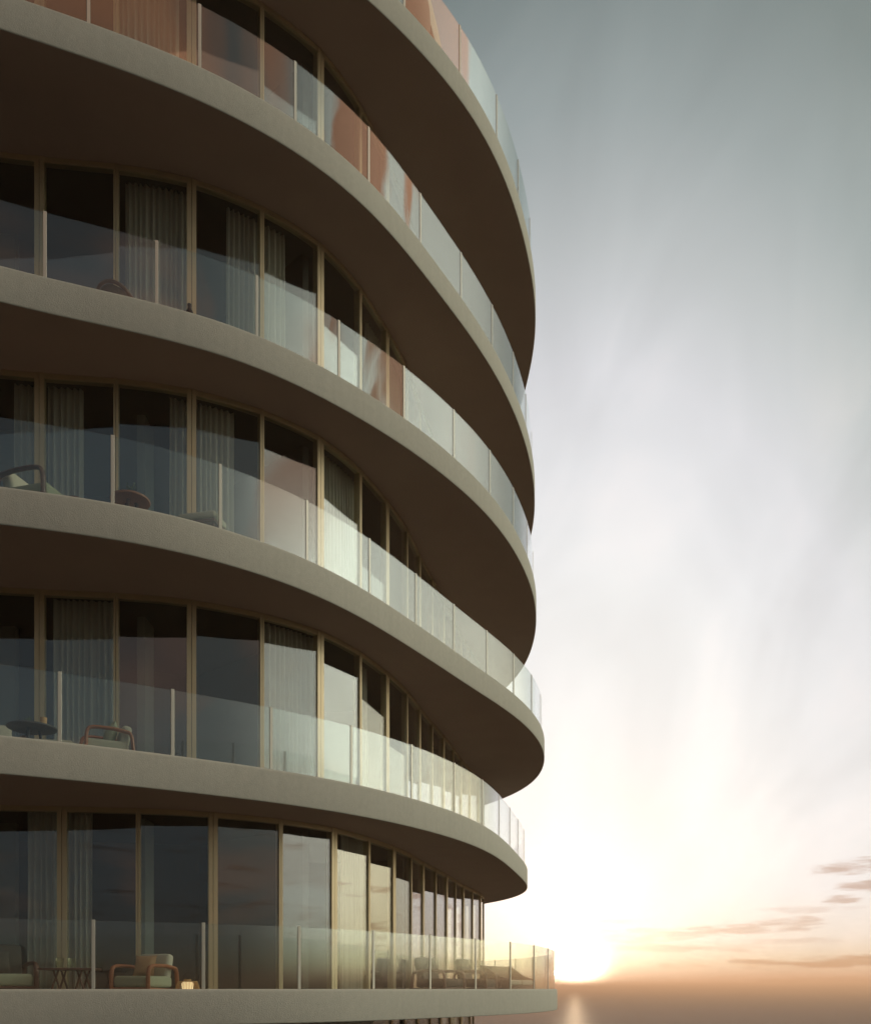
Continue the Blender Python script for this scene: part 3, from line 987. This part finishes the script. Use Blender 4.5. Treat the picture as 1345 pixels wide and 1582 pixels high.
def sofa(label, loc, rz):
    """outdoor sofa with tall sloping ends, front towards -y"""
    t = thing('outdoor_sofa', label, 'sofa', loc, rz)
    for sgn in (-1, 1):
        mb = MB()
        x0, x1 = sgn*0.80, sgn*0.92
        side = [(0.42, 0.12), (0.42, 0.80), (0.30, 0.80), (-0.10, 0.52), (-0.42, 0.44), (-0.42, 0.12)]
        a = [mb.bm.verts.new((x0, y, z)) for y, z in side]
        b = [mb.bm.verts.new((x1, y, z)) for y, z in side]
        mb.bm.faces.new(a)
        mb.bm.faces.new(b)
        for i in range(6):
            mb.bm.faces.new((a[i], a[(i+1) % 6], b[(i+1) % 6], b[i]))
        bmesh.ops.recalc_face_normals(mb.bm, faces=mb.bm.faces[:])
        bmesh.ops.bevel(mb.bm, geom=mb.bm.edges[:], offset=0.02, segments=2, profile=0.5, affect='EDGES')
        mb.build('side_panel', M['wicker'], t, 40)
    mb = MB()
    mb.box((0, 0.36, 0.46), (1.596, 0.11, 0.66), 0.02, 2)
    mb.build('backrest', M['wicker'], t, 40)
    mb = MB()
    mb.box((0, -0.05, 0.2), (1.596, 0.70, 0.14), 0.01, 2)
    mb.build('base', M['wicker'], t, 40)
    for x in (-0.4, 0.4):
        mb = MB()
        mb.box((x, -0.06, 0.345), (0.78, 0.7, 0.145), 0.05, 4)
        mb.build('seat_cushion', M['linen'], t, 60)
    for x in (-0.86, 0.86):
        for y in (-0.36, 0.36):
            mb = MB()
            mb.tube([(x, y, 0.13), (x, y, 0)], 0.025, 8)
            mb.build('leg', M['black'], t, 40)
    return t


sofa('dark outdoor sofa with sloping ends near the tip of the lowest terrace', (1.95, 24.3, fz(0)), R(62))
armchair('rounded armchair in silhouette against the glass near the end of the lowest terrace', (0.98, 21.4, fz(0)), R(70), 'walnut', 'dark_cloth', 'dark_cloth')
cross_table('small low table in silhouette between the rounded armchair and the outdoor sofa', (1.42, 22.6, fz(0)), 0.62, 0.45, 0.42, 'walnut', R(20))
armchair('low box armchair in silhouette on the bend of the lowest terrace', (0.10, 19.0, fz(0)), R(60), 'walnut', 'dark_cloth', 'dark_cloth', low=0.95)

# first storey above
armchair('pale cushioned armchair at the left edge, one storey above the lowest terrace', (-6.75, 13.75, fz(1)), R(35), 'walnut', 'sage', 'linen', low=0.9)
round_table('dark round table with a plant and a cup, one storey above the lowest terrace', (-6.12, 13.75, fz(1)), 0.36, 0.66, 'dark_top', 'black')
pot_plant('tiny potted plant on the dark round table', (-6.17, 13.72, fz(1)+0.66), 0.035, 0.13, 14, 0.035)
mb = MB()
mb.lathe([(0.001, 0), (0.045, 0), (0.05, 0.13), (0.042, 0.13), (0.038, 0.01), (0.001, 0.01)], 20)
o = mb.build('cup', M['rattan'], None, 30)
o.location = (-5.93, 13.72, fz(1)+0.66)
tag(o, 'brown cup on the dark round table', 'cup')
t = thing('stool', 'small white stool under the dark round table', 'stool', (-6.10, 13.42, fz(1)))
mb = MB()
mb.box((0, 0, 0.345), (0.24, 0.2, 0.05), 0.01, 2)
mb.build('seat', M['white'], t, 40)
for x in (-0.1, 0.1):
    for y in (-0.08, 0.08):
        mb = MB()
        mb.tube([(x, y, 0), (x*0.9, y*0.9, 0.325)], 0.012, 6)
        mb.build('leg', M['white'], t, 40)
armchair('teak armchair with a green cushion, turned sideways, one storey above the lowest terrace', (-4.98, 13.62, fz(1)), R(-62), 'teak', 'linen', 'linen', low=1.0, wide=0.74, back_h=0.36).scale = (0.84, 0.84, 0.9)
loose_cushion('plump green cushion upright in the teak armchair', (-4.90, 13.66, fz(1)+0.51), (R(-16), 0, R(-62)), (0.38, 0.18, 0.36), 'sage')
pouf('low dark footstool in front of the teak armchair with the green cushion', (-5.60, 13.30, fz(1)), R(10))
lantern('pale unlit basket lantern with a wire handle by a railing post', (-3.94, 13.85, fz(1)), 0.13, 0.20, lit=False)

# middle storey
armchair('wooden armchair with a looped arm and pale cushion at the left of the middle storey', (-5.80, 13.38, fz(2)), R(75), 'walnut', 'sage', 'linen', low=1.08, back_h=0.34)
round_table('round teak table seen from below with a small plant on it, middle storey', (-4.56, 13.55, fz(2)), 0.29, 0.50, 'teak', 'walnut')
pot_plant('sparse little plant standing on the round teak table', (-4.55, 13.55, fz(2)+0.50), 0.05, 0.22, 12, 0.05)
pouf('linen footstool with dark wooden frame, middle storey', (-3.60, 14.02, fz(2)), R(-12), 0.17)

# storey above it
mb = MB()
t = thing('tub_chair', 'dark tub chair whose round back rail just clears the balcony, third storey up', 'chair', (-4.98, 14.23, fz(3)), R(172))
mb.tube(bend([(-0.31, -0.20, 0.36), (-0.30, 0.05, 0.40), (-0.20, 0.26, 0.50), (0, 0.33, 0.55), (0.20, 0.26, 0.50), (0.30, 0.05, 0.40), (0.31, -0.20, 0.36)], 6), 0.028, 8)
mb.build('back_rail', M['walnut'], t, 50)
mb = MB()
rows = []
for i in range(17):
    a = math.pi*(-0.08+1.16*i/16)
    rows.append([(0.285*math.cos(a), 0.02+0.29*math.sin(a), z) for z in (0.28, 0.40+0.12*max(0, math.sin(a))**2)])
mb.grid(rows)
mb.build('back_panel', M['dark_cloth'], t, 60)
mb = MB()
mb.box((0, 0, 0.33), (0.54, 0.52, 0.12), 0.04, 3)
mb.build('seat', M['dark_cloth'], t, 60)
for x in (-0.25, 0.25):
    for y in (-0.2, 0.22):
        mb = MB()
        mb.tube([(x, y, 0.29), (x*1.08, y*1.08, 0)], [0.02, 0.014], 8)
        mb.build('leg', M['walnut'], t, 50)
armchair('dark armchair peeping over the balcony at the left edge, third storey up', (-6.62, 13.95, fz(3)), R(20), 'walnut', 'dark_cloth', 'dark_cloth', low=0.82)
mb = MB()
mb.lathe([(0.001, 0), (0.06, 0), (0.085, 0.10), (0.075, 0.24), (0.035, 0.33), (0.04, 0.40), (0.03, 0.40), (0.028, 0.33), (0.001, 0.3)], 24)
o = mb.build('floor_vase', M['black'], None, 40)
o.location = (-3.83, 14.12, fz(3))
o.scale = (0.85, 0.85, 0.88)
tag(o, 'small dark vase on the balcony floor by a double mullion, third storey up', 'vase')

# top balcony
t = thing('egg_chair', 'dark wicker egg chair behind the railing of the highest balcony', 'chair', (-0.52, 17.15, fz(5)), R(-70))
mb = MB()
rows = []
for i in range(25):
    a = R(-215)+R(250)*i/24
    row = []
    for j in range(15):
        v = -1+2*j/14
        ph = v*R(78)
        row.append((0.46*math.cos(a)*math.cos(ph)**0.75, 0.42*math.sin(a)*math.cos(ph)**0.75*-1, 0.95+0.72*math.sin(ph)))
    rows.append(row)
mb.grid(rows)
sh = mb.build('shell', M['wicker'], t, 60)
md = sh.modifiers.new('thick', 'SOLIDIFY')
md.thickness = 0.03
mb = MB()
mb.box((0, 0, 0.5), (0.62, 0.5, 0.14), 0.055, 3)
mb.build('seat_cushion', M['linen'], t, 60)
mb = MB()
mb.lathe([(0.001, 0), (0.34, 0), (0.34, 0.03), (0.05, 0.06), (0.045, 0.30), (0.001, 0.30)], 28)
mb.build('base', M['black'], t, 40)

# ------------------------------------------------------------------ sea air: a low, even haze over the water
def build_haze():
    m = bpy.data.materials.new('haze_air')
    m.use_nodes = True
    t = m.node_tree
    t.nodes.clear()
    v = t.nodes.new('ShaderNodeVolumePrincipled')
    v.inputs['Color'].default_value = (0.72, 0.50, 0.37, 1)
    v.inputs['Density'].default_value = 0.0008
    v.inputs['Anisotropy'].default_value = 0.5
    o = t.nodes.new('ShaderNodeOutputMaterial')
    t.links.new(v.outputs[0], o.inputs['Volume'])
    mb = MB()
    mb.box((0, 0, 23.5), (140000, 140000, 49))
    tag(mb.build('haze', m), kind='stuff')


build_haze()
